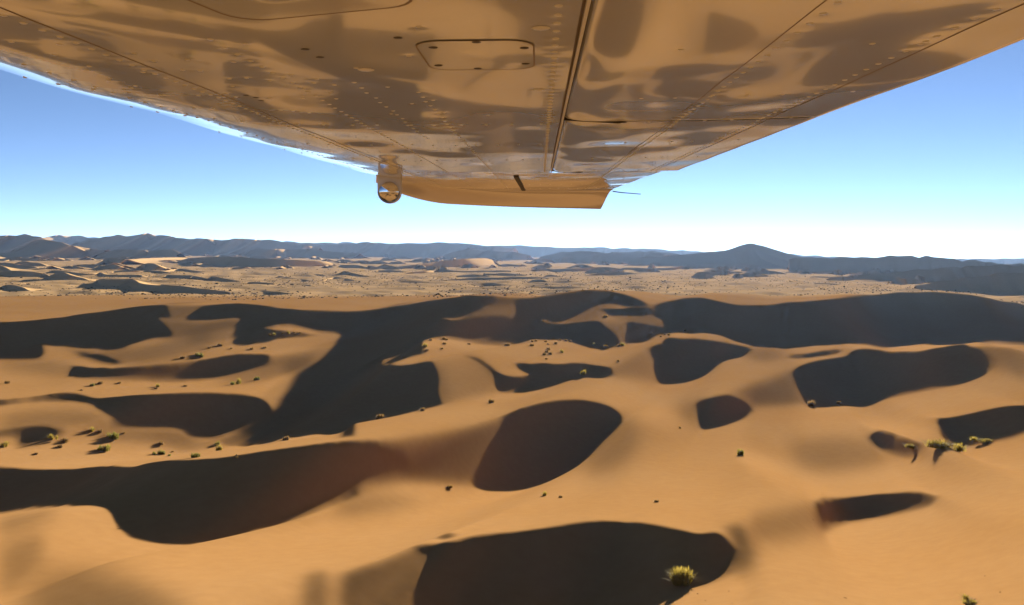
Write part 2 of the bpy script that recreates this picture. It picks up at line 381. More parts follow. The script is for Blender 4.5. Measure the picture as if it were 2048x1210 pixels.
def bspl(img, u, v):
    """cubic B-spline sampling: smooth slopes under a low sun"""
    h, w = img.shape
    u = np.clip(u, 1, w-3.001); v = np.clip(v, 1, h-3.001)
    i = u.astype(int); j = v.astype(int); fu = u-i; fv = v-j
    def wt(f): return ((1-f)**3/6, (3*f**3-6*f*f+4)/6, (-3*f**3+3*f*f+3*f+1)/6, f**3/6)
    wu = wt(fu); wv = wt(fv); o = 0
    for q in range(4):
        r = 0
        for p in range(4): r = r+wu[p]*img[j+q-1, i+p-1]
        o = o+wv[q]*r
    return o
_wr = np.random.RandomState(11)
WAVES = [(_wr.uniform(0, math.pi), 2*math.pi/_wr.uniform(28, 170), _wr.uniform(0, 6.28)) for _ in range(40)]
def sstep(x, a, b):
    t = np.clip((x-a)/(b-a), 0, 1); return t*t*(3-2*t)
def plain_z(X, Y):
    z = np.zeros_like(X)
    for th, q, ph in WAVES:
        z = z+np.sin((X*math.cos(th)+Y*math.sin(th))*q+ph+1.3*np.sin(X*.004*math.sin(th)+Y*.0031))*(.035/q)**.8*(.38 if q > .1 else .5)
    return PLAIN+z
def ground_z(X, Y):
    a = X*ta[0]+Y*ta[1]; b = X*tb[0]+Y*tb[1]
    near = bspl(HG, (b-B0)/DA, (a-A0)/DA)
    out = np.maximum(np.maximum(A0+60-a, a-(A1-60)), np.maximum(B0+60-b, b-(B1-60)))
    w = sstep(out, 60, 0) if False else 1-sstep(out, -70, 40)
    w = w*(1-sstep(Y, 1090, 1240))
    return near*w+plain_z(X, Y)*(1-w)
def build_ground():
    az = np.concatenate([np.linspace(-180, -41, 48)[:-1], np.linspace(-41, -36, 24)[:-1], np.linspace(-36, 36, 700), np.linspace(36, 41, 24)[1:], np.linspace(41, 180, 48)[1:]])
    r = np.concatenate([np.linspace(2, 110, 30)[:-1], np.exp(np.linspace(math.log(110), math.log(1260), 580))[:-1], np.exp(np.linspace(math.log(1260), math.log(15000), 230))])
    az = np.radians(az)
    X = np.sin(az)[None, :]*r[:, None]; Y = np.cos(az)[None, :]*r[:, None]
    Z = ground_z(X, Y)
    v = np.stack([X, Y, Z], -1).reshape(-1, 3)
    f = grid_faces(len(r), len(az))[:, ::-1]
    v = np.concatenate([v, [[0, 0, float(ground_z(np.array([0.]), np.array([0.]))[0])]]]); 
    me = mesh_np('desert_ground', v, f)
    tag(link('ground', me, SAND), 'rolling orange sand dunes running out to a flat scrub plain', kind='structure')
build_ground()
def pick(u, v, rmax=1500.):
    """where a line of sight meets the sand"""
    d = ray(u, v); k = math.hypot(d[0], d[1])
    t = np.exp(np.linspace(math.log(60.), math.log(rmax), 5000))/k
    X = d[0]*t; Y = d[1]*t; Z = CAM_H+d[2]*t
    g = ground_z(X, Y); below = np.nonzero(Z < g)[0]
    i = below[0] if len(below) else len(t)-1
    return Vector((X[i], Y[i], g[i]))
# ---------------------------------------------------------------- dunes and mountains beyond the near field
def smooth_line(p, n=5):
    p = np.array(p, float); N = len(p); o = []
    for i in range(N-1):
        p0 = p[max(i-1, 0)]; p1 = p[i]; p2 = p[i+1]; p3 = p[min(i+2, N-1)]
        for k in range(n):
            t = k/n; o.append(.5*(2*p1+(p2-p0)*t+(2*p0-5*p1+4*p2-p3)*t*t+(3*p1-p0-3*p2+p3)*t**3))
    o.append(p[-1]); return np.array(o)
def ridge_mesh(name, crest, face=.42, back=5.5, seed=0, rough=.05, n=6, z0=PLAIN):
    """crest: rows of (x, y, height above the plain). Slip face towards the camera, long back slope behind."""
    c = smooth_line(crest, n); r = np.random.RandomState(seed+17)
    c[:, 2] = np.maximum(c[:, 2], 0)
    L = len(c)
    wob = np.interp(np.arange(L), np.arange(0, L+3, 3), r.randn(len(np.arange(0, L+3, 3))))
    wob2 = np.interp(np.arange(L), np.arange(0, L+4, 4), r.randn(len(np.arange(0, L+4, 4))))
    v = []
    prof = [(-1.25, -.03), (-1.0, .0), (-.8, .13), (-.55, .38), (-.3, .66), (-.1, .90), (0, 1.0), (.035, .995), (.1, .93), (.22, .76), (.38, .55), (.58, .31), (.8, .11), (1, 0), (1.1, -.03)]
    tx, ty = ta
    for i in range(L):
        x, y, h = c[i]; h2 = h*(1+rough*wob[i])
        for s, k in prof:
            wob_s = 1+.25*wob2[i]*min(1, abs(s)*1.3)
            d = (-s*h2/face)*wob_s if s < 0 else -s*h2*back*wob_s
            v.append((x+tx*d, y+ty*d, z0+h2*k-(1.2 if k < 0 else (.15 if k == 0 else 0))))
    return mesh_np(name, np.array(v), grid_faces(L, len(prof)))
def from_shade(pts, z0=PLAIN):
    """pts: (x, y of the crest, y where the shade ends) in the picture -> crest in the place"""
    o = []
    for x, yc, ys in pts:
        d = ray(x, ys); k = math.hypot(d[0], d[1]); ds = (z0-CAM_H)/min(d[2]/k, -.004)
        e = ray(x, yc); ke = math.hypot(e[0], e[1]); mel = e[2]/ke
        al = math.atan2(d[0], d[1]); te = TE*max(.5, math.cos(al-SUN_AZ))
        dc = (CAM_H-z0+te*ds)/(te-mel)
        h = CAM_H+dc*mel-z0
        o.append((e[0]/ke*dc, e[1]/ke*dc, max(h, .2)))
    return o
def at_distance(pts, dist, z0=PLAIN, wander=0., seed=0):
    o = []; r = np.random.RandomState(seed+5)
    if wander:
        q = np.array(pts, float); n = max(2, int((q[-1, 0]-q[0, 0])/14)); xs = np.linspace(q[0, 0], q[-1, 0], n)
        ys = np.interp(xs, q[:, 0], q[:, 1])+r.normal(0, .7, n); pts = list(zip(xs, ys)); walk = 0.
    for x, yc in pts:
        if wander: walk = walk*.75+r.normal(0, wander); dd = dist+walk
        else: dd = dist
        e = ray(x, yc); k = math.hypot(e[0], e[1])
        o.append((e[0]/k*dd, e[1]/k*dd, max(CAM_H+dd*e[2]/k-z0, .2))); continue
        o.append((e[0]/k*dist, e[1]/k*dist, max(CAM_H+dist*e[2]/k-z0, .2)))
    return o
FAR_N = 0
def shade_dune(*pts, name='dune', **kw):
    global FAR_N; FAR_N += 1
    x0, x1 = pts[0], pts[-1]
    p = [(x0[0]-8, (x0[1]+x0[2])/2+.5, max(x0[2], x0[1])+.1)]+list(pts)+[(x1[0]+10, (x1[1]+x1[2])/2+.5, max(x1[2], x1[1])+.1)]
    return tag(link(name, ridge_mesh(name, from_shade(p), seed=FAR_N, **kw), SAND), kind='structure')
def mountain(dist, *pts, name='dune_mountain', wan=.007, **kw):
    global FAR_N; FAR_N += 1
    return tag(link(name, ridge_mesh(name, at_distance(pts, dist, wander=dist*wan, seed=FAR_N), seed=FAR_N, n=3, rough=.03, **kw), SAND), kind='structure')
# the long mountains along the horizon
mountain(13000, (60,482),(80,476),(110,472),(150,472),(180,474),(230,476),(300,478),(400,480),(480,480),(560,484),(640,486),(720,485),(800,487),(870,484),(900,485),(960,490), (1000,494), back=3)
mountain(12500, (940,494),(1000,491),(1040,492),(1060,491),(1100,494),(1150,496),(1190,494),(1230,497),(1270,497),(1300,498),(1350,501),(1400,503),(1440,505),(1520,506),(1600,509),(1630,511),(1700,514),(1760,516),(1850,519),(1900,520),(1930,517),(2000,517),(2048,516),(2120,520), back=3)
mountain(8500, (150,486),(185,478),(235,469),(265,471),(290,467),(345,472),(360,477),(430,479),(480,478),(500,479),(545,480),(570,484),(600,490),(640,496), back=3)
mountain(9500, (560,492),(600,486),(660,490),(700,488),(725,484),(760,487),(800,489),(830,486),(890,484),(930,489),(980,493),(1030,496), back=3)
mountain(6800, (480,506),(520,497),(580,499),(640,497),(650,503),(700,505),(720,508), back=3)
mountain(7200, (890,508),(912,503),(932,499),(950,499),(980,502),(1012,503),(1040,507),(1060,511), back=3)
mountain(6500, (1080,514),(1105,508),(1125,504),(1160,502),(1200,504),(1250,505),(1280,503),(1300,502),(1340,507),(1380,511), back=3)
mountain(7600, (-60,472),(0,469),(20,470),(68,469),(80,476),(95,487), back=3)
mountain(5600, (30,496),(50,489),(75,481),(95,481),(120,485),(145,491),(180,497),(215,501), back=3)
mountain(5200, (205,506),(230,499),(280,500),(300,503),(330,499),(345,500),(360,507), back=3)
mountain(5600, (1110,522),(1135,513),(1160,517),(1190,510),(1210,508),(1245,509),(1260,515),(1290,512),(1310,506),(1335,509),(1360,515), back=2.2)
# the star dune with its arms
sd_o = mountain(5000, (1260,518),(1330,513),(1400,507),(1450,499),(1480,492),(1500,487.5),(1515,490.5),(1530,494),(1560,503),(1600,513),(1640,522), name='star_dune', wan=0., face=.30, back=2.0)
pk = at_distance([(1498,490)], 4990)[0]
arm = [pk, (pk[0]+30, pk[1]-160, pk[2]*.72), (pk[0]+70, pk[1]-330, pk[2]*.42), (pk[0]+150, pk[1]-520, pk[2]*.18), (pk[0]+200, pk[1]-640, .2)]
def arm_mesh():
    c = smooth_line(arm, 5); v = []
    for x, y, h in c:
        for s, k in [(-1.2,-.03),(-1,0),(-.6,.3),(-.25,.72),(0,1),(.3,.66),(.7,.22),(1,0),(1.2,-.03)]:
            v.append((x+s*h/.5, y+s*h*.5, PLAIN+h*k-(1 if k < 0 else 0)))
    return mesh_np('star_dune_arm', np.array(v), grid_faces(len(c), 9)[:, ::-1])
link('arm', arm_mesh(), SAND, sd_o)
# the long dark ridge on the right
mountain(3900, (1578,518),(1596,514),(1640,515),(1700,515),(1760,514),(1810,511),(1850,512),(1880,515),(1910,519),(1960,523),(2048,528),(2150,531),(2300,536), name='dune_ridge', wan=.0015, face=.34, back=3)
mountain(2600, (1690,553),(1730,549),(1790,544),(1850,539),(1920,533),(1990,530),(2060,530),(2300,534), name='dune_ridge', wan=.0015, face=.34, back=3)
mountain(1950, (1830,571),(1880,564),(1940,555),(2000,548),(2060,545),(2150,545),(2300,548), name='dune_ridge', wan=.0015, face=.34, back=3)
# dunes on the plain
for d in [
 [(375,516,520),(430,513,532),(475,514,535),(500,516,536),(575,519,536),(640,522,534),(660,525,532)],
 [(790,534,537),(830,529,538),(880,522,537),(930,518,536),(970,517,533),(985,520,531)],
 [(215,516,531),(250,518,532),(265,519,530),(300,516,524),(370,515,521)],
 [(-40,524,534),(0,525,532),(12,525,538),(38,529,539),(66,533,539)],
 [(130,534,536),(155,530,537),(185,529,537),(212,533,537)],
 [(-30,545,557),(-10,545,557),(25,541,558),(60,543,558),(90,548,556)],
 [(97,552,560),(117,546,563),(140,549,565),(165,556,562)],
 [(105,541,546),(130,542,548),(175,548,553),(200,545,552),(215,549,554),(275,550,554)],
 [(187,566,570),(200,559,571),(250,558,581),(268,559,581),(280,566,582),(312,570,585),(340,570,588),(400,577,589),(450,583,586)],
 [(-30,573,580),(-10,574,580),(15,570,579),(40,573,584),(56,580,584)],
 [(230,542,547),(262,542,547),(300,541,546),(328,543,547)],
 [(336,550,556),(360,550,557),(382,551,557)],
 [(332,541,544),(362,537,543),(400,543,546)],
 [(388,552,558),(405,555,559)],
 [(425,553,561),(450,557,564),(485,564,566)],
 [(475,585,588),(505,586,590)],
 [(520,583,588),(550,583,590),(575,586,590),(602,589,591)],
 [(560,552,555),(582,556,559),(608,559,561)],
 [(648,560,562),(670,554,560),(697,558,561)],
 [(677,547,550),(688,542,551),(700,545,551),(727,551,553)],
 [(612,547,551),(640,549,552)],
 [(682,530,536),(712,530,537),(735,535,538)],
 [(739,531,535),(760,535,538),(780,536,539)],
 [(760,541,545),(780,540,545),(800,542,545)],
 [(817,545,548),(850,542,547),(868,541,545)],
 [(872,538,545),(880,536,545),(900,540,545),(925,542,545),(1012,541,544)],
 [(920,551,554),(945,549,554),(968,551,554)],
 [(890,560,562),(925,557,561),(962,555,560),(1012,556,560)],
 [(972,547,552),(1012,549,553)],
 [(785,562,564),(800,560,563),(820,561,563)],
 [(588,570,572),(612,569,572)],
 [(500,564,569),(540,566,570)],
 [(1000,555,559),(1037,554,558),(1087,555,558)],
 [(1065,560,566),(1082,559,566),(1097,564,567)],
 [(1095,550,556),(1107,550,556),(1122,554,556)],
 [(1100,539,543),(1150,537,544),(1207,534,541),(1237,537,541)],
 [(1247,536,540),(1275,535,541),(1300,537,541),(1345,535,541),(1368,532,539)],
 [(1175,550,552),(1212,544,551),(1250,544,550),(1270,547,550)],
 [(1000,546,551),(1045,549,552)],
 [(1375,530,536),(1425,527,537),(1465,527,538),(1512,529,538)],
 [(1068,538,543),(1095,538,542)],
 [(1577,544,546),(1600,543,547),(1640,543,548),(1685,545,547)],
 [(1628,553,555),(1669,554,556)],
 [(1635,566,569),(1665,567,569)],
 [(1400,544,546),(1425,543,545)],
 [(1500,552,554),(1520,549,554),(1536,551,553)],
 [(1080,575,577),(1110,574,577),(1150,576,578)],
 [(1255,557,559),(1275,556,558)],
 [(82,606,613),(110,606,615),(146,611,615)],
 [(72,627,629),(95,621,628),(117,625,628)],
]:
    shade_dune(*d)

# low dunes crowding the distance, too many and too thin to tell apart
def distant_dunes():
    r = np.random.RandomState(41); V = []; F = []; n0 = 0
    for k in range(260):
        x = r.uniform(-60, 2110); d = r.uniform(2600, 9500); d = d if x < 1380 else r.uniform(2300, 5200)
        wpx = r.uniform(14, 70)*min(1, 5000/d+.3); hh = r.uniform(5, 14)+d*.0032*r.rand()
        e = ray(x, 505); al = math.atan2(e[0], e[1]); n = 6; cr = []
        for i in range(n):
            t = i/(n-1); a2 = al+(t-.5)*wpx/FPX; dd = d+r.normal(0, d*.006)+(t-.5)*d*.05*r.uniform(-1, 1)
            cr.append((math.sin(a2)*dd, math.cos(a2)*dd, .2+hh*math.sin(math.pi*t)**.8*r.uniform(.75, 1.1)))
        me = ridge_mesh('tmp', cr, seed=k+300, n=3, rough=.06)
        v = np.empty(len(me.vertices)*3, np.float32); me.vertices.foreach_get('co', v); v = v.reshape(-1, 3)
        f = np.empty(len(me.polygons)*4, np.int32); me.loops.foreach_get('vertex_index', f); f = f.reshape(-1, 4)
        V.append(v); F.append(f+n0); n0 += len(v); bpy.data.meshes.remove(me)
    tag(link('distant_dunes', mesh_np('distant_dunes', np.concatenate(V), np.concatenate(F)), SAND), kind='structure')
distant_dunes()
# ---------------------------------------------------------------- the wing overhead
# wing frame: c across the chord (to the trailing edge), s along the span (away from the camera), z up
_d = ray(1080, 445); WS = _d/np.linalg.norm(_d)
WC = Rv-WS*np.dot(Rv, WS); WC /= np.linalg.norm(WC)
WZ = np.cross(WC, WS)
WM = Matrix(((WC[0], WS[0], WZ[0], 0), (WC[1], WS[1], WZ[1], 0), (WC[2], WS[2], WZ[2], CAM_H), (0, 0, 0, 1)))
wing = bpy.data.objects.new('airplane_wing', None); col.objects.link(wing)
wing.matrix_world = WM; wing.empty_display_size = .3
tag(wing, 'glossy cream riveted underside of a light aircraft wing overhead, mirroring the dunes', 'wing')
WI = WM.inverted()
def wpart(name, me, mat, parent=None):
    o = link(name, me, mat, parent if parent is not None else wing); return o
def paint_mat(name, colr, rough=.06, ior=1.55, coat=.0, dent=0.):
    a = NT(name)
    a.b.inputs['Base Color'].default_value = (*colr, 1); a.b.inputs['Roughness'].default_value = rough
    a.b.inputs['IOR'].default_value = ior; a.b.inputs['Coat Weight'].default_value = coat; a.b.inputs['Coat Roughness'].default_value = .03
    co = a.n('ShaderNodeTexCoord')
    # faint grime so that the paint is not even
    n = a.n('ShaderNodeTexNoise'); n.inputs['Scale'].default_value = 3.2; n.inputs['Detail'].default_value = 8; n.inputs['Roughness'].default_value = .7
    a.l(co.outputs['Object'], n.inputs['Vector'])
    r = a.n('ShaderNodeValToRGB'); r.color_ramp.elements[0].position = .2; r.color_ramp.elements[1].position = .42
    r.color_ramp.elements[0].color = (colr[0]*.9, colr[1]*.87, colr[2]*.82, 1); r.color_ramp.elements[1].color = (*colr, 1)
    a.l(n.outputs['Fac'], r.inputs[0]); a.l(r.outputs[0], a.b.inputs['Base Color'])
    return a.m
M_PAINT = paint_mat('wing_paint', (1.0, .96, .88), .10, 2.1, .8)
M_PAINT.node_tree.nodes['Principled BSDF'].inputs['Metallic'].default_value = .12
M_TIP = paint_mat('tip_paint', (.96, .82, .70), .22, 1.6, .5)
M_DARK = paint_mat('gap_shade_dark_fittings', (.05, .04, .035), .6, 1.4)  # near-black standing in for shade in the slit, also colours dark fittings
M_EDGE = paint_mat('bare_edge', (.95, .90, .80), .3, 1.45)
M_RIVET = paint_mat('rivet_paint', (.90, .85, .75), .3, 1.5)
M_SEAM = paint_mat('seam', (.30, .21, .13), .5, 1.4)
M_SCREW = paint_mat('screw_steel', (.06, .045, .035), .4, 1.5)
def metal(name, c, r):
    a = NT(name); a.b.inputs['Base Color'].default_value = (*c, 1); a.b.inputs['Metallic'].default_value = 1; a.b.inputs['Roughness'].default_value = r
    n = a.n('ShaderNodeTexNoise'); n.inputs['Scale'].default_value = 40
    bp = a.n('ShaderNodeBump'); bp.inputs['Strength'].default_value = .05; a.l(n.outputs['Fac'], bp.inputs['Height']); a.l(bp.outputs[0], a.b.inputs['Normal'])
    return a.m
M_CHROME = metal('chrome', (.82, .80, .78), .04)

LOW_C = [-1.0, -.990, -.965, -.92, -.87, -.816, -.70, -.55, -.35, -.1, .1, .35, .60]
LOW_Z = [.312, .294, .276, .2590, .2475, .2385, .2262, .2190, .217, .218, .219, .222, .226]
def pch(x, xs, ys):
    xs = np.array(xs); ys = np.array(ys); d = np.gradient(ys, xs)
    i = np.clip(np.searchsorted(xs, x)-1, 0, len(xs)-2); h = xs[i+1]-xs[i]; t = (x-xs[i])/h
    return (2*t**3-3*t**2+1)*ys[i]+(t**3-2*t**2+t)*h*d[i]+(-2*t**3+3*t**2)*ys[i+1]+(t**3-t**2)*h*d[i+1]
def low_z(c): return pch(c, LOW_C, LOW_Z)
TIP_S = [3.0, 4.0, 4.4, 4.8, 5.1, 5.35, 5.55, 5.75]
TIP_L = [-1.0, -1.0, -.985, -.94, -.87, -.77, -.63, -.36]
def lead(s): return np.interp(s, TIP_S, TIP_L)
# rows of rivets: (c at root, c at tip, s from, s to, pitch, radius)
RIVETS = []
def rivet_row(fn, s0, s1, pitch, rad, jit=.0):
    s = s0; k = 0
    while s < s1:
        c = fn(s)
        RIVETS.append((c+random.uniform(-jit, jit), s, rad)); s += pitch; k += 1
random.seed(4)
rivet_row(lambda s: -.565-.006*s, .75, 5.0, .034, .0052)
rivet_row(lambda s: -.385-.004*s, .95, 5.2, .045, .0050, .001)
rivet_row(lambda s: -.29, 1.25, 2.1, .055, .0048, .003)
rivet_row(lambda s: -.205, 1.35, 5.2, .055, .0048, .002)
rivet_row(lambda s: -.76, 1.0, 4.8, .06, .0048, .003)
rivet_row(lambda s: .018, .8, 3.5, .036, .0055)
rivet_row(lambda s: .30, .8, 5.4, .042, .0050)
rivet_row(lambda s: .48, .8, 5.4, .042, .0050)
for s in (1.02, 1.42, 1.78, 2.25, 2.8, 3.5, 4.1, 4.7, 5.2):          # ribs, across the chord
    for c in np.arange(-.9, .58, .06):
        if -.02 < c-.045 < .08 and s < 3.5: continue
        if s < 1.5 and -.34 < c < .0: continue
        if s < 1.1 and random.random() < .45: continue
        RIVETS.append((c+random.uniform(-.004, .004), s+.03*math.sin(c*3+s)+random.uniform(-.004, .004), .0048))
for k in range(46):                                                    # scattered single rivets on the near bay
    RIVETS.append((random.uniform(-.75, -.1), random.uniform(.85, 1.7), .0046))
RV = np.array([(c, s) for c, s, r in RIVETS])
_dr = np.random.RandomState(23)
DENT = []
for k in range(60):                                                    # skin waves between ribs
    wl_ = _dr.choice([.16, .24, .34, .5]); th = _dr.uniform(0, math.pi)
    DENT.append((2*math.pi/wl_*math.cos(th), 2*math.pi/(wl_*1.5)*math.sin(th), _dr.uniform(0, 6.28), wl_))
def dents(C, S):
    z = np.zeros_like(C)
    for kc, ks, ph, wl_ in DENT: z += np.sin(kc*C+ks*S+ph)*(wl_/.3)**1.25*.00014
    z *= np.clip(2.0/np.maximum(S, .3), .3, 1.0)
    # every bay of skin bellies a little between its ribs and rivet lines
    z += .0007*np.clip(1.6/np.maximum(S, .3), .2, 1)*np.sin((S-1.02)*math.pi/.40)*np.sin((C+.56)*math.pi/.21)
    return z
def dimples(C, S, z):
    nc = C.shape
    for c, s, r in RIVETS:
        if s > 3.2: continue
        R = r*4
        i = np.nonzero((np.abs(C[:, 0]-c) < R))[0]; j = np.nonzero(np.abs(S[0, :]-s) < R*1.3)[0]
        if len(i) and len(j):
            ii = slice(i[0], i[-1]+1); jj = slice(j[0], j[-1]+1)
            q = ((C[ii, jj]-c)**2+(S[ii, jj]-s)**2)/(R*.42)**2
            z[ii, jj] += -.00022*np.exp(-q)
    return z
def skin_z(C, S): return low_z(C)+dents(C, S)
def sheet(cs, ss, zf, dimple=True):
    C, S = np.meshgrid(cs, ss, indexing='ij')
    z = zf(C, S)
    if dimple: z = dimples(C, S, z)
    return np.stack([C, S, z], -1).reshape(-1, 3), grid_faces(len(cs), len(ss))[:, ::-1]
def joined(parts):
    V = []; F = []; n = 0
    for v, f in parts: V.append(v); F.append(f+n); n += len(v)
    return np.concatenate(V), np.concatenate(F)
SA = np.concatenate([np.arange(-1.2, .7, .05), np.arange(.7, 2.2, .0065), np.arange(2.2, 3.6, .012), np.arange(3.6, 4.4, .03)])
# main skin, leading edge to the hinge line
cs = np.concatenate([-1+.45*(1-np.cos(np.linspace(0, math.pi/2, 40)))[:-1], np.arange(-.55, .0451, .0065)])
v1, f1 = sheet(cs, SA, skin_z)
# upper side and nose, closed
TOPC = [-1.0, -.985, -.94, -.86, -.7, -.4, -.1, .2, .45, .60]; TOPZ = [.305, .328, .352, .378, .405, .415, .395, .345, .280, .232]
ct = np.linspace(0, 1, 40)**1.8*1.6-1.0; st_ = np.array([-1.2, 0, 1, 2, 3, 3.56])
Ct, St = np.meshgrid(ct, st_, indexing='ij')
v2 = np.stack([Ct, St, pch(Ct, TOPC, TOPZ)], -1).reshape(-1, 3); f2 = grid_faces(40, 6)
wpart('wing_skin', mesh_np('wing_skin', *joined([(v1, f1), (v2, f2)])), M_PAINT)
# outer panel and tip: planform drawn in at the leading edge, trailing edge stepped in outboard of the aileron
so = np.concatenate([np.arange(3.56, 4.4, .02), np.linspace(4.4, 5.75, 60)])
uo = np.concatenate([1-np.cos(np.linspace(0, math.pi/2, 24))[::-1]*1.0, []]); uo = np.unique(np.concatenate([.28*(1-np.cos(np.linspace(0, math.pi/2, 26))), np.linspace(.28, 1, 60)]))
U, S = np.meshgrid(uo, so, indexing='ij'); Lc = np.interp(S, TIP_S, TIP_L); Tc = np.interp(S, [3.56, 5.8], [.535, .478])
sq = np.clip((S-4.2)/1.6, 0, 1)
C = Lc+(Tc-Lc)*U; zc = np.interp(U, np.linspace(0, 1, 400), low_z(np.linspace(-1, .535, 400)))
zo = zc+dents(C, S)*1.3
v3 = np.stack([C, S, zo], -1).reshape(-1, 3); f3 = grid_faces(len(uo), len(so))[:, ::-1]
zt = np.interp(U, (np.array(TOPC)+1)/1.6, TOPZ); zt = zt*(1-.25*sq)+.24*.25*sq; zt[0] = zo[0]; zt = np.maximum(zt, zo+.001)
v4 = np.stack([C, S, zt], -1).reshape(-1, 3); f4 = grid_faces(len(uo), len(so))
wpart('outer_skin', mesh_np('outer_skin', *joined([(v3, f3), (v4, f4)])), M_PAINT)
# flap and aileron: rounded nose behind the gap, flat to the trailing edge
def surface(name, s0, s1, ds):
    cs_ = np.concatenate([.053+.079*(1-np.cos(np.linspace(0, math.pi/2, 22)))[:-1], np.arange(.132, .6001, .009)])
    ss_ = np.arange(s0, s1+1e-6, ds)
    def zf(C, S):
        z = low_z(C)+dents(C, S)*1.15
        q = np.clip((.132-C)/.079, 0, 1); return z+.013*(1-np.sqrt(np.clip(1-q*q, 0, 1)))
    a = sheet(cs_, ss_, zf)
    Cq, Sq = np.meshgrid(cs_, ss_, indexing='ij'); zz = zf(Cq, Sq)
    top = np.maximum(pch(Cq, TOPC, TOPZ)-.004, zz+.002); top[0] = zz[0]
    b = (np.stack([Cq, Sq, top], -1).reshape(-1, 3), grid_faces(len(cs_), len(ss_)))
    nc, ns = len(cs_), len(ss_); n0 = nc*ns
    e = []
    for j in ((0, ns-1) if name == 'flap' else (ns-1,)):
        for i in range(nc-1):
            q = [i*ns+j, (i+1)*ns+j, n0+(i+1)*ns+j, n0+i*ns+j]; e.append(q if j == 0 else q[::-1])
    for j in range(ns-1): e.append([(nc-1)*ns+j, (nc-1)*ns+j+1, n0+(nc-1)*ns+j+1, n0+(nc-1)*ns+j])
    V, F = joined([a, b]); F = np.concatenate([F, np.array(e)])
    return wpart(name, mesh_np(name, V, F), M_PAINT)
surface('flap', -1.2, 1.783, .0075)
surface('aileron', 1.788, 3.545, .012)
def box_mesh(name, lo, hi):
    x0, y0, z0 = lo; x1, y1, z1 = hi
    v = [(x, y, z) for x in (x0, x1) for y in (y0, y1) for z in (z0, z1)]
    return mesh_np(name, np.array(v), np.array([(0,1,3,2),(4,6,7,5),(0,4,5,1),(2,3,7,6),(0,2,6,4),(1,5,7,3)]), False)
# the cove behind the gap, and the turned edge of the skin
wpart('gap_cove', box_mesh('gap_cove', (.030, -1.2, .236), (.09, 3.55, .25)), M_SEAM)
wpart('cove_wall', box_mesh('cove_wall', (.0405, -1.2, .2225), (.0435, 3.55, .236)), M_SEAM)
wpart('skin_edge', box_mesh('skin_edge', (.0452, -1.2, .2155), (.0492, 3.55, .2215)), M_EDGE)
wpart('dark_gap_filler', box_mesh('dark_gap_filler', (.12, 1.770, .2300), (.597, 1.801, .2318)), M_DARK)  # added dark filler, stops bright sky showing through the slit
# hinge brackets at the ends of flap and aileron
for s in (1.785, 3.545):
    bm = bmesh.new()
    pts = [(.050, .2235), (.17, .2165), (.19, .2185), (.12, .2300), (.052, .258)]
    lo = [bm.verts.new((c, s-.004, z)) for c, z in pts]; hi = [bm.verts.new((c, s+.004, z)) for c, z in pts]
    bm.faces.new(lo); bm.faces.new(hi[::-1])
    for i in range(5): bm.faces.new((lo[i], hi[i], hi[(i+1) % 5], lo[(i+1) % 5]))
    me = bpy.data.meshes.new('hinge_bracket'); bm.to_mesh(me); bm.free(); wpart('hinge_bracket', me, M_DARK)
# thin seams between skin panels
def seam(fn, s0, s1, n, w, mat, name, depth=.0009):
    ss_ = np.linspace(s0, s1, n); V = []
    for s in ss_:
        c = fn(s); z = float(skin_z(np.array([[c]]), np.array([[s]]))[0, 0])
        V += [(c-w/2, s, z-.0002), (c, s, z-depth), (c+w/2, s, z-.0002)]
    return wpart(name, mesh_np(name, np.array(V), grid_faces(n, 3)[:, ::-1]), mat)
seam(lambda s: -.545-.006*s, .6, 4.4, 160, .0014, M_SEAM, 'panel_seam')
seam(lambda s: .285, .6, 3.5, 120, .0016, M_SEAM, 'panel_seam')
seam(lambda s: .498, .6, 3.5, 120, .0015, M_SEAM, 'panel_seam')
# rivets
def dome(n=8, flat=.32):
    V = []; 
    for k, (rr_, zz_) in enumerate([(1, 0), (.82, -.6), (.4, -.93)]):
        for i in range(n): V.append((rr_*math.cos(2*math.pi*i/n), rr_*math.sin(2*math.pi*i/n), zz_*flat))
    V.append((0, 0, -flat)); F = []
    for k in range(2):
        for i in range(n): j = (i+1) % n; F += [(k*n+i, (k+1)*n+i, (k+1)*n+j), (k*n+i, (k+1)*n+j, k*n+j)]
    for i in range(n): F.append((2*n+i, 3*n, 2*n+(i+1) % n))
    return np.array(V), np.array(F)
DV, DF = dome()
me_r = mesh_np('rivet', DV, DF); me_r.materials.append(M_RIVET)
rest = []; cnt = 0
def on_wing(c, s):
    if s < 3.56: 
        if .04 < c < .14: return None
        return float(low_z(np.array([c]))[0]+dents(np.array([c]), np.array([s]))[0])
    return float(low_z(np.array([c]))[0]+dents(np.array([c]), np.array([s]))[0]*1.3)
for c, s, r in RIVETS:
    if not (float(lead(s))+.03 < c < (.585 if s < 3.56 else .47)): continue
    z = on_wing(c, s)
    if z is None: continue
    px = 2*r*FPX/s
    if px > 7.5 and cnt < 290:
        o = link('rivet', me_r, None, wing); o.location = (c, s, z+.0003); o.scale = (r*.95,)*3; cnt += 1
    else: rest.append((DV*r*.95+np.array([c, s, z+.0003]), DF))
o = wpart('rivets', mesh_np('rivets', *joined(rest)), M_RIVET); tag(o, kind='stuff')
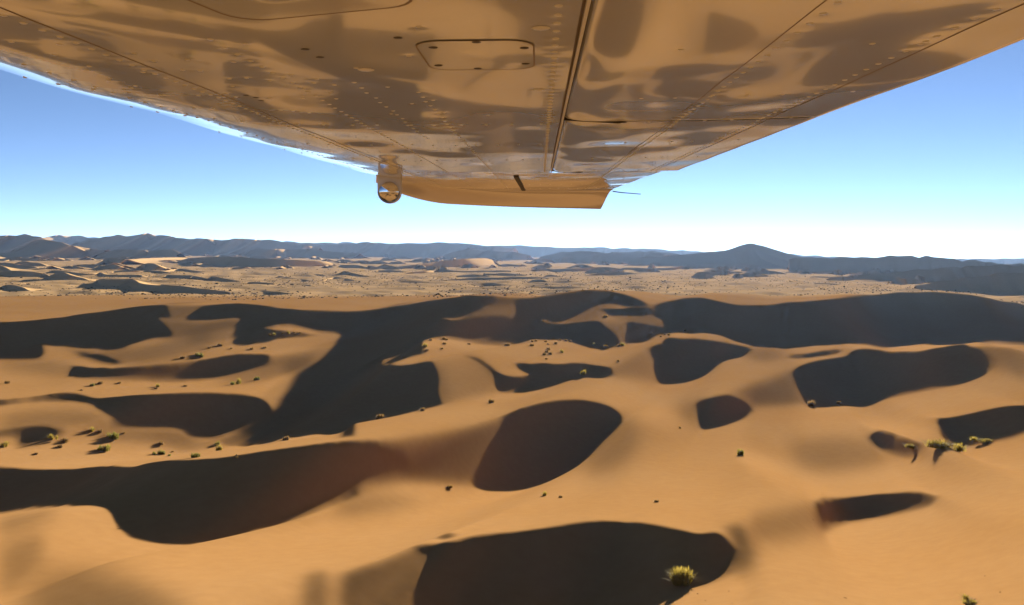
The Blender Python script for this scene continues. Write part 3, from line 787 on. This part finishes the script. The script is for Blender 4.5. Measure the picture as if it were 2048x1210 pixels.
# access panels with their screws
def access_panel(cc, sc, wc, ws, screws, turn=0.):
    # a plate with cut corners, proud of the skin by a fraction of a millimetre, in a dark joint
    def outline(k, n=6):
        o = []
        rad = .42*min(wc, ws)
        for qx, qy, a0 in ((1, 1, 0), (-1, 1, 90), (-1, -1, 180), (1, -1, 270)):
            for i in range(n):
                a = math.radians(a0+90*i/(n-1)); o.append((qx*(wc-rad)+rad*math.cos(a), qy*(ws-rad)+rad*math.sin(a)))
        return [(cc+k*(x*math.cos(turn)-y*math.sin(turn)), sc+k*(x*math.sin(turn)+y*math.cos(turn))) for x, y in o]
    def plate(name, ko, off, mat, parent, ring=None):
        P_ = outline(ko); n = len(P_); V = []; F = []
        ks = [1, .75, .5, .25] if ring is None else [1, ring]
        for k in ks:
            for x, y in P_:
                x_ = cc+(x-cc)*k; y_ = sc+(y-sc)*k
                z = float(low_z(np.array([x_]))[0]+dents(np.array([x_]), np.array([y_]))[0])
                V.append((x_, y_, z-off))
        for a in range(len(ks)-1):
            for i in range(n): j = (i+1) % n; F.append((a*n+i, (a+1)*n+i, (a+1)*n+j, a*n+j))
        if ring is None:
            c0 = len(V); V.append((cc, sc, float(low_z(np.array([cc]))[0])-off))
            F2 = [((len(ks)-1)*n+i, c0, (len(ks)-1)*n+(i+1) % n, (len(ks)-1)*n+(i+1) % n) for i in range(n)]
            me = bpy.data.meshes.new(name); me.from_pydata(V, [], F+[f[:3] for f in F2]); me.polygons.foreach_set('use_smooth', [True]*len(me.polygons)); me.update()
        else: me = mesh_np(name, np.array(V), np.array(F))
        return link(name, me, mat, parent)
    p = plate('access_panel', 1.0, .0009, M_PAINT, wing)
    plate('panel_joint', 1.014, .0010, M_SEAM, p, ring=.972)
    for x, y in screws:
        X = cc+x*wc*math.cos(turn)-y*ws*math.sin(turn); Y = sc+x*wc*math.sin(turn)+y*ws*math.cos(turn)
        o = link('screw', me_s, None, p); o.location = (X, Y, float(low_z(np.array([X]))[0]+dents(np.array([X]), np.array([Y]))[0])-.0011); o.scale = (.0062,)*3
me_s = mesh_np('screw', DV*np.array([1, 1, .5]), DF); me_s.materials.append(M_SCREW)
def wpix(u, v):
    """a point of the flat underside under a photo pixel, in wing coordinates"""
    d = WI.to_3x3() @ Vector(ray(u, v)); z = .218
    return d.x*z/d.z, d.y*z/d.z
c0, s0 = wpix(957, 112)
access_panel(c0, s0, .073, .088, [(-.82, .62), (-.1, .92), (.84, .55), (.84, -.55), (.05, -.92), (-.72, -.62)])
c0, s0 = wpix(560, -25)
access_panel(c0, s0, .105, .095, [(-.55, -.75), (.1, -.95), (.85, -.2)], turn=-.25)
# inspection plug and drain holes
def disc(name, u, v, r, mat, h=.0012):
    c, s = wpix(u, v); o = wpart(name, me_d, None); o.location = (c, s, float(low_z(np.array([c]))[0]+dents(np.array([c]), np.array([s]))[0])-.0004)
    o.scale = (r, r, r*.35); o.data = o.data.copy(); o.data.materials.clear(); o.data.materials.append(mat); return o
me_d = mesh_np('round_plug', DV, DF)
disc('inspection_plug', 732, 135, .0125, M_EDGE)
for u, v in ((492, 193), (512, 197), (522, 203), (610, 95), (640, 111), (796, 76)): disc('drain_hole', u, v, .0058, M_SCREW)
for u, v in ((1082, 58), (1078, 180)): disc('rivet_large', u, v, .011, M_RIVET)
# trim strip near the tip
def slot():
    V = []; 
    for (u, v) in ((1032, 352), (1052, 389)):
        c, s = wpix(u, v); z = .2175-.004
        V += [(c-.012, s, z), (c+.012, s, z), (c+.012, s, z+.006), (c-.012, s, z+.006)]
    return mesh_np('trim_strip', np.array(V), np.array([(0,1,5,4),(1,2,6,5),(2,3,7,6),(3,0,4,7),(0,3,2,1),(4,5,6,7)]), False)
wpart('trim_strip', slot(), M_DARK)
# the drooped tip: inner line on the skin, lower lip, outer side back up to the top
def tip():
    inner = [(-.93, 4.55, .285), (-.84, 4.95, .266), (-.66, 5.22, .246), (-.40, 5.36, .225), (-.10, 5.42, .2185), (.2, 5.45, .2195), (.40, 5.40, .221), (.478, 5.30, .222)]
    lip = [(-.965, 4.70, .235), (-.865, 5.05, .178), (-.71, 5.42, .137), (-.50, 5.62, .124), (-.22, 5.78, .1145), (.08, 5.88, .108), (.30, 5.93, .104), (.450, 5.95, .1005)]
    n = 40; I = smooth_line(inner, 6); Lp = smooth_line(lip, 6); N = len(I); V = []
    for i in range(N):
        a = I[i]; b = Lp[i]
        for t in np.linspace(0, 1, 9):
            p = a*(1-t)+b*t; sag = .030*math.sin(math.pi*t)**1.0*min(1, i/8)     # hollow curve down to the lip
            p[2] += sag*(1-t)*.9; V.append(tuple(p))
        V.append((b[0]+.0, b[1]+.012, b[2]-.002)); V.append((b[0]*.99, b[1]+.05, b[2]+.03)); V.append((b[0]*.97, b[1]+.03, .25)); V.append((b[0]*.9, b[1]-.25, .31))
    F = grid_faces(N, 13)[:, ::-1]
    nn = len(V); 
    return mesh_np('wing_tip', np.array(V), F)
wpart('wing_tip', tip(), M_TIP)
# closing web at the trailing end of the tip
bm = bmesh.new()
pts = [(.478, 5.30, .222), (.49, 5.45, .2205), (.486, 5.70, .216), (.462, 5.90, .165), (.450, 5.953, .1005), (.445, 5.99, .13), (.43, 5.97, .25), (.41, 5.70, .31), (.46, 5.3, .26)]
bm.faces.new([bm.verts.new(p) for p in pts]); me = bpy.data.meshes.new('tip_web'); bm.to_mesh(me); bm.free(); wpart('tip_web', me, M_TIP)
# lip bead along the tip
def tube(name, pts, rad, mat, parent=None, n=8, taper=1.0):
    P_ = np.array(pts, float); V = []; N = len(P_)
    for i in range(N):
        t = P_[min(i+1, N-1)]-P_[max(i-1, 0)]; t /= np.linalg.norm(t)
        a = np.cross(t, [0, 0, 1.0]); a = a/np.linalg.norm(a) if np.linalg.norm(a) > 1e-6 else np.array([1., 0, 0]); b = np.cross(t, a)
        r = rad*(1+(taper-1)*i/(N-1))
        for k in range(n): V.append(P_[i]+r*(a*math.cos(2*math.pi*k/n)+b*math.sin(2*math.pi*k/n)))
    F = []
    for i in range(N-1):
        for k in range(n): F.append((i*n+k, i*n+(k+1) % n, (i+1)*n+(k+1) % n, (i+1)*n+k))
    return wpart(name, mesh_np(name, np.array(V), np.array(F)), mat, parent)
# static wick at the trailing corner
tube('static_wick', [(.50, 5.55, .214), (.56, 5.60, .207), (.62, 5.63, .2035), (.705, 5.66, .198)], .0035, M_DARK, taper=.7)
tube('vent_pipe', [(-.885, 4.98, .225), (-.884, 5.0, .19), (-.885, 5.02, .17)], .006, M_TIP)
# mirror pod on a bracket under the leading edge
def lathe(prof, n=36):
    V = []; 
    for r, y in prof:
        for i in range(n): V.append((r*math.cos(2*math.pi*i/n), y, r*math.sin(2*math.pi*i/n)))
    F = []
    for k in range(len(prof)-1):
        for i in range(n): F.append((k*n+i, k*n+(i+1) % n, (k+1)*n+(i+1) % n, (k+1)*n+i))
    return np.array(V), np.array(F)
PODS = 4.15
pc = (779-1080)*PODS/FPX; pz = (445-384)*PODS/FPX; pr = 23.*PODS/FPX
pod = bpy.data.objects.new('gear_mirror', None); col.objects.link(pod); pod.parent = wing; pod.location = (pc, PODS, pz); pod.empty_display_size = .05
link('mirror_dome', mesh_np('mirror_dome', *lathe([(pr*.93*math.sin(a), -.030*math.cos(a)+.004) for a in np.linspace(.0005, math.pi/2, 14)])), M_CHROME, pod)
link('mirror_rim', mesh_np('mirror_rim', *lathe([(pr*.93, -.002), (pr*.97, -.006), (pr*1.0, -.004), (pr*1.02, .02), (pr*.98, .05), (pr*.7, .10), (pr*.3, .13), (.0005, .135)])), M_EDGE, pod)
hz = .245-pz
bw = pr*.99
V = []
for y, w in ((-.004, bw), (.055, bw)):
    for x, z in ((-w, 0), (w, 0), (w, hz), (-w, hz)): V.append((x, y, z))
link('bracket', mesh_np('bracket', np.array(V), np.array([(0,1,2,3),(5,4,7,6),(1,5,6,2),(4,0,3,7),(3,2,6,7),(4,5,1,0)]), False), M_EDGE, pod)
link('bracket_foot', box_mesh('bracket_foot', (-bw-.004, -.02, hz-.006), (bw+.004, .075, hz+.004)), M_EDGE, pod)
# ---------------------------------------------------------------- shrubs and grass
def leaf_mat(name, c0, c1):
    a = NT(name); co = a.n('ShaderNodeTexCoord')
    n = a.n('ShaderNodeTexNoise'); n.inputs['Scale'].default_value = 3.5; n.inputs['Detail'].default_value = 3
    a.l(co.outputs['Object'], n.inputs['Vector'])
    r = a.n('ShaderNodeValToRGB'); r.color_ramp.elements[0].position = .35; r.color_ramp.elements[1].position = .65
    r.color_ramp.elements[0].color = (*c0, 1); r.color_ramp.elements[1].color = (*c1, 1)
    a.l(n.outputs['Fac'], r.inputs[0]); a.l(r.outputs[0], a.b.inputs['Base Color'])
    a.b.inputs['Roughness'].default_value = .8; a.b.inputs['Specular IOR Level'].default_value = .1
    tr = a.n('ShaderNodeBsdfTranslucent'); a.l(r.outputs[0], tr.inputs[0])
    mx = a.n('ShaderNodeMixShader'); mx.inputs[0].default_value = .45
    out = a.t.nodes['Material Output']
    a.l(a.b.outputs[0], mx.inputs[1]); a.l(tr.outputs[0], mx.inputs[2]); a.l(mx.outputs[0], out.inputs[0])
    return a.m
M_GREEN = leaf_mat('shrub_green', (.16, .15, .03), (.30, .24, .05))
M_GOLD = leaf_mat('grass_gold', (.24, .17, .03), (.45, .32, .06))
M_DRY = leaf_mat('shrub_dry', (.22, .125, .04), (.34, .20, .065))
M_TWIG = leaf_mat('twig', (.10, .055, .025), (.15, .085, .04))
def tuft_mesh(name, seed, n, spread=.5, tall=.75, droop=.25, width=.03, clumps=5):
    """many narrow blades leaning out of a few clumps; about one metre across"""
    r = np.random.RandomState(seed); V = []; F = []
    cl = [(r.normal(0, spread*.42), r.normal(0, spread*.42), r.uniform(.65, 1.1)) for _ in range(clumps)]
    for k in range(n):
        cx, cy, ch = cl[r.randint(clumps)]
        x, y = cx+r.normal(0, .07), cy+r.normal(0, .07)
        a = r.uniform(0, 2*math.pi); lean = abs(r.normal(0, .45)); L = tall*ch*r.uniform(.45, 1.05)
        dx, dy = math.cos(a)*lean, math.sin(a)*lean
        px, py = -math.sin(a)*width, math.cos(a)*width
        b = len(V)
        for t, w in ((0, .8), (.4, 1.0), (.75, .7), (1.0, .1)):
            q = t*t*droop
            X = x+dx*L*t*(1+q); Y = y+dy*L*t*(1+q); Z = L*t*(1-.35*lean*t)-.04
            V += [(X-px*w, Y-py*w, Z), (X+px*w, Y+py*w, Z)]
        for i in range(3): F.append((b+2*i, b+2*i+1, b+2*i+3, b+2*i+2))
    return np.array(V), np.array(F)
def twig_mesh(seed, n=14):
    r = np.random.RandomState(seed); V = []; F = []
    for k in range(n):
        a = r.uniform(0, 2*math.pi); l = r.uniform(.2, .5); b = len(V); w = .018
        for t in (0, .5, 1):
            V += [(math.cos(a)*l*t-w*(1-t*.7), math.sin(a)*l*t, .45*t-.05), (math.cos(a)*l*t+w*(1-t*.7), math.sin(a)*l*t, .45*t-.05), (math.cos(a)*l*t, math.sin(a)*l*t+w*1.4*(1-t*.7), .45*t-.05)]
        for i in range(2):
            for j in range(3): F.append((b+3*i+j, b+3*i+(j+1) % 3, b+3*i+3+(j+1) % 3, b+3*i+3+j))
    return mesh_np('twigs', np.array(V), np.array(F), False)
SHRUB = {}
for kind, (mat, kw) in {'green': (M_GREEN, dict(n=260, tall=.72, droop=.2, width=.026, clumps=7)),
                        'gold': (M_GOLD, dict(n=240, tall=.85, droop=.45, width=.020, clumps=5)),
                        'dry': (M_DRY, dict(n=220, tall=.62, droop=.3, width=.028, clumps=6))}.items():
    SHRUB[kind] = []
    for v in range(3):
        me = mesh_np('foliage_'+kind, *tuft_mesh('t', 31*v+len(kind), **kw), smooth=False); me.materials.append(mat)
        SHRUB[kind].append(me)
TWIGS = twig_mesh(3); TWIGS.materials.append(M_TWIG)
big = mesh_np('foliage_big', *tuft_mesh('b', 77, 1500, spread=.62, tall=.62, droop=.3, width=.012, clumps=16), smooth=False); big.materials.append(M_GOLD)
big2 = mesh_np('foliage_wide', *tuft_mesh('b', 91, 900, spread=.62, tall=.5, droop=.6, width=.011, clumps=12), smooth=False); big2.materials.append(M_GOLD)
random.seed(12)
def shrub(name, u, v, wpx, kind, label, cat='shrub', group=None, mesh=None, hs=1.0):
    p = pick(u, v); d = (p-Vector((0, 0, CAM_H))).length
    w = wpx*d/FPX
    e = bpy.data.objects.new(name, None); col.objects.link(e); e.location = p; e.rotation_euler = (0, 0, random.uniform(0, 6.28))
    e.scale = (w, w, w*hs); e.empty_display_size = .5
    tag(e, label, cat, group)
    link('foliage', mesh or random.choice(SHRUB[kind]), None, e); link('stems', TWIGS, None, e)
    return e
# the ones that stand alone
shrub('grass_tussock', 1362, 1165, 44, 'gold', 'large yellow-green tussock in the dark hollow at the bottom, right of centre', 'grass', mesh=big, hs=1.15)
shrub('grass_tussock', 1884, 896, 48, 'gold', 'wide golden tussock with hanging roots on the crest, far right', 'grass', mesh=big2, hs=.6)
shrub('grass_tussock', 1826, 896, 24, 'gold', 'ragged tussock at the tip of the small shaded hollow, far right', 'grass', mesh=big2, hs=.6)
shrub('grass_tussock', 1968, 884, 28, 'gold', 'golden tussock on the rim of the shaded hollow nearest the right edge', 'grass', mesh=big2, hs=.6)
shrub('grass_tussock', 1942, 1206, 28, 'gold', 'dry tussock cut by the bottom edge of the picture at the lower right', 'grass', mesh=big2, hs=.6)
shrub('desert_shrub', 1481, 910, 13, 'green', 'lone upright green shrub on the smooth bright slope right of centre', hs=1.7)
shrub('desert_shrub', 1165, 750, 13, 'gold', 'lone shrub with a long shadow on the crest above the central hollow', hs=1.4)
shrub('desert_shrub', 983, 806, 15, 'dry', 'lone dry shrub on the lit saddle left of the central shaded face', hs=1.2)
shrub('desert_shrub', 846, 822, 14, 'dry', 'dark shrub on the lit edge under the wide shaded face, right one of two')
shrub('desert_shrub', 759, 837, 19, 'dry', 'dark shrub on the lit edge under the wide shaded face, left one of two')
shrub('desert_shrub', 571, 880, 17, 'dry', 'dry shrub at the tapering end of the lit strip, left of centre')
shrub('desert_shrub', 1624, 811, 20, 'dry', 'dry bush at the foot of the long shaded face on the right')
shrub('desert_shrub', 1678, 807, 10, 'dry', 'small bush on the lower rim of the long shaded face, right of the dry bush')
shrub('desert_shrub', 898, 976, 13, 'dry', 'small dark shrub just left of the central shaded face, near its foot')
shrub('desert_shrub', 1089, 991, 13, 'gold', 'low golden shrub below the central shaded face, larger of a pair')
shrub('desert_shrub', 1122, 995, 9, 'dry', 'low dry shrub below the central shaded face, smaller of a pair')
shrub('desert_shrub', 1313, 1004, 9, 'dry', 'tiny dark shrub alone on the bright slope below and right of centre')
shrub('desert_shrub', 1360, 856, 6, 'dry', 'tiny dark shrub at the left foot of the diamond shaped shadow')
shrub('desert_shrub', 1211, 634, 9, 'dry', 'small shrub on the lit notch between the two far dark crests')
shrub('desert_shrub', 434, 891, 11, 'green', 'upper shrub of the stacked pair at the right end of the left cluster', hs=1.2)
shrub('desert_shrub', 438, 901, 13, 'gold', 'lower shrub of the stacked pair at the right end of the left cluster', hs=1.2)
shrub('desert_shrub', 226, 877, 20, 'green', 'tallest green shrub of the cluster on the left lit hollow', hs=1.1)
shrub('desert_shrub', 390, 915, 17, 'green', 'round green shrub low in the lit hollow at left, right of three small ones')
shrub('desert_shrub', 104, 878, 13, 'gold', 'pale shrub at the edge of the small dark hollow near the left side', hs=1.1)
shrub('desert_shrub', 10, 893, 14, 'gold', 'shrub touching the left edge of the picture beside the small dark hollow')
CLUSTERS = [
 ('shrubs in the lit hollow on the left', 'small shrub in the lit hollow at left', [(132,884,15,'dry'),(120,895,12,'dry'),(184,863,10,'gold'),(200,865,11,'dry'),(206,902,17,'green'),(216,900,11,'gold'),(322,889,13,'dry'),(308,909,9,'green'),(324,908,13,'green'),(339,912,8,'green'),(473,911,5,'dry'),(474,916,6,'dry'),(72,909,9,'dry'),(248,867,5,'dry'),(345,904,5,'dry')]),
 ('shrubs on the upper left terrace', 'tiny shrub along the upper left terrace', [(200,768,9,'dry'),(184,772,8,'green'),(238,767,7,'dry'),(312,778,9,'dry'),(316,774,7,'gold'),(370,773,7,'dry'),(466,769,11,'green'),(478,768,12,'gold'),(515,760,11,'green'),(163,781,6,'dry'),(15,767,11,'dry')]),
 ('shrubs on the sloping shelf at upper left', 'shrub on the lit shelf at upper left', [(365,717,9,'dry'),(400,714,13,'green'),(394,710,9,'dry'),(403,708,7,'dry'),(418,697,9,'dry'),(440,692,9,'dry'),(463,698,6,'dry'),(503,699,9,'dry'),(529,696,7,'dry'),(540,673,9,'dry'),(548,671,8,'gold'),(566,669,7,'dry'),(577,667,7,'gold'),(589,667,7,'dry'),(600,667,6,'dry')]),
 ('shrubs at the left end of the middle ridge', 'shrub at the dark end of the middle ridge', [(861,681,8,'dry'),(887,679,9,'dry'),(850,694,10,'gold'),(853,702,11,'dry'),(889,688,8,'dry'),(893,680,6,'dry'),(884,698,7,'dry'),(938,689,7,'dry')]),
 ('clump of shrubs on the middle ridge', 'shrub clumped on the sunlit middle ridge', [(1014,692,12,'dry'),(1064,684,9,'dry'),(1064,692,11,'dry'),(1072,683,8,'dry'),(1091,684,8,'dry'),(1111,688,10,'dry'),(1096,689,7,'dry'),(1097,699,10,'dry'),(1093,705,10,'dry'),(1088,710,10,'dry'),(1101,709,12,'dry'),(1124,705,10,'gold'),(1093,719,8,'dry'),(1120,681,6,'dry'),(1132,682,7,'dry'),(1141,683,7,'dry')]),
 ('shrubs along the foot of the far dark face', 'shrub below the far dark face', [(1246,691,10,'gold'),(1238,692,9,'dry'),(1212,695,9,'dry'),(1188,690,6,'gold'),(1338,671,9,'dry'),(1322,674,7,'dry'),(1330,670,6,'dry'),(1370,662,7,'dry'),(1304,668,7,'dry'),(1236,723,8,'dry')]),
]
ORD = ['leftmost', 'second', 'third', 'fourth', 'fifth', 'sixth', 'seventh', 'eighth', 'ninth', 'tenth', 'eleventh', 'twelfth', 'thirteenth', 'fourteenth', 'fifteenth', 'sixteenth', 'seventeenth', 'eighteenth', 'nineteenth', 'twentieth', 'twenty-first', 'twenty-second', 'twenty-third', 'twenty-fourth', 'twenty-fifth', 'twenty-sixth', 'twenty-seventh']
def nth(i, n): return 'rightmost' if i == n-1 else ('leftmost' if i == 0 else ORD[i]+' from the left')
LOOK = {'dry': 'dry brown', 'green': 'green', 'gold': 'yellowish'}
for grp, lab, items in CLUSTERS:
    items = sorted(items)
    for i, (u, v, w, k) in enumerate(items): shrub('desert_shrub', u, v, w, k, '%s %s, %s' % (LOOK[k], lab, nth(i, len(items))), 'shrub', grp, hs=random.uniform(.85, 1.25))
# crumbs of crusted sand on the smooth slopes
def clod_mesh(seed):
    bm = bmesh.new(); bmesh.ops.create_icosphere(bm, subdivisions=2, radius=.5); r = random.Random(seed)
    for q in bm.verts: q.co *= r.uniform(.7, 1.15); q.co.z *= .55
    me = bpy.data.meshes.new('sand_clod'); bm.to_mesh(me); bm.free(); me.materials.append(SAND); return me
CL = [clod_mesh(i) for i in range(4)]
CLODS = sorted([(690,948,9),(808,955,9),(855,983,8),(715,1035,12),(783,1010,8),(815,1018,7),(320,1120,14),(998,1158,16),(1010,1161,9),(140,1135,12),(185,1175,11),(340,1190,9),(1820,1030,8),(1875,947,9),(1925,845,7),(1848,1077,8),(1910,1125,14),(868,550,8),(812,700,12),(965,505,7),(1002,393,8),(293,275,6),(515,293,7),(640,1185,7),(1420,850,6),(900,1145,6),(1650,370,6),(1700,1180,9)])
for k, (u, v, w) in enumerate(CLODS):
    p = pick(1348+u/2.926, 800+v/2.926); d = (p-Vector((0, 0, CAM_H))).length; s = w/2.926*d/FPX
    o = link('sand_clod', random.choice(CL), None); o.location = p; o.scale = (s, s*random.uniform(.5, .9), s*random.uniform(.5, .9)); o.rotation_euler = (0, 0, random.uniform(0, 3))
    tag(o, '%s of the small sand clods on the slope at lower right' % nth(k, len(CLODS)), 'clod', 'clods of sand scattered at lower right')
# scrub on the plain: thousands of dots nobody could count
def scrub():
    r = np.random.RandomState(9); N = 60000
    th = r.uniform(-36, 36, N); rr_ = np.sqrt(r.uniform(880**2, 3600**2, N))
    keep = rr_ > 980+200*sstep(th, 4, 12)
    keep &= r.rand(N) < np.clip((1500/rr_)**1.6, .05, 1)
    X = np.sin(np.radians(th))*rr_; Y = np.cos(np.radians(th))*rr_
    pat = np.sin(X*.011+1.3*np.sin(Y*.006))+np.sin(Y*.013+X*.005+1)+.8*np.sin(X*.031-Y*.02)
    keep &= r.rand(N) < np.clip(.55+.35*pat, .08, 1)
    X, Y = X[keep], Y[keep]; Z = ground_z(X, Y); n = len(X)
    w = r.lognormal(0, .45, n)*.85; h = w*r.uniform(.5, .9, n); a = r.uniform(0, 6.28, n)
    base = [(math.cos(q), math.sin(q), -.15) for q in np.arange(5)*1.2566]+[(.8*math.cos(q+.6), .8*math.sin(q+.6), .6) for q in np.arange(5)*1.2566]+[(.1, 0, 1.0)]
    F0 = [(i, (i+1) % 5, 5+i) for i in range(5)]+[((i+1) % 5, 5+(i+1) % 5, 5+i) for i in range(5)]+[(5+i, 5+(i+1) % 5, 10) for i in range(5)]
    B = np.array(base); jit = r.uniform(.7, 1.25, (n, 11, 1))
    ca, sa = np.cos(a)[:, None], np.sin(a)[:, None]
    bx = (B[None, :, 0]*ca-B[None, :, 1]*sa); by = (B[None, :, 0]*sa+B[None, :, 1]*ca)
    V = np.stack([X[:, None]+bx*w[:, None]*jit[..., 0], Y[:, None]+by*w[:, None]*jit[..., 0], Z[:, None]+B[None, :, 2]*h[:, None]], -1).reshape(-1, 3)
    F = (np.array(F0)[None]+11*np.arange(n)[:, None, None]).reshape(-1, 3)
    o = link('scrub', mesh_np('scrub', V, F, False), M_SCRUB)
    tag(o, 'dark low scrub dotted all over the flat sandy plain', 'scrub', kind='stuff')
M_SCRUB = leaf_mat('scrub_dark', (.06, .045, .02), (.13, .09, .035))
scrub()
# ---------------------------------------------------------------- the air
hz_me = box_mesh('haze', (-16500, -16500, -60), (16500, 16500, 420))
hm = bpy.data.materials.new('haze'); hm.use_nodes = True; ht = hm.node_tree
for n in list(ht.nodes): ht.nodes.remove(n)
ho = ht.nodes.new('ShaderNodeOutputMaterial'); hv = ht.nodes.new('ShaderNodeVolumePrincipled')
hv.inputs['Color'].default_value = (.38, .57, 1.0, 1); hv.inputs['Density'].default_value = 1.0e-5; hv.inputs['Anisotropy'].default_value = .4
ht.links.new(hv.outputs[0], ho.inputs['Volume'])
tag(link('haze', hz_me, hm), 'thin bright haze hanging over the far dunes', 'haze', kind='stuff')
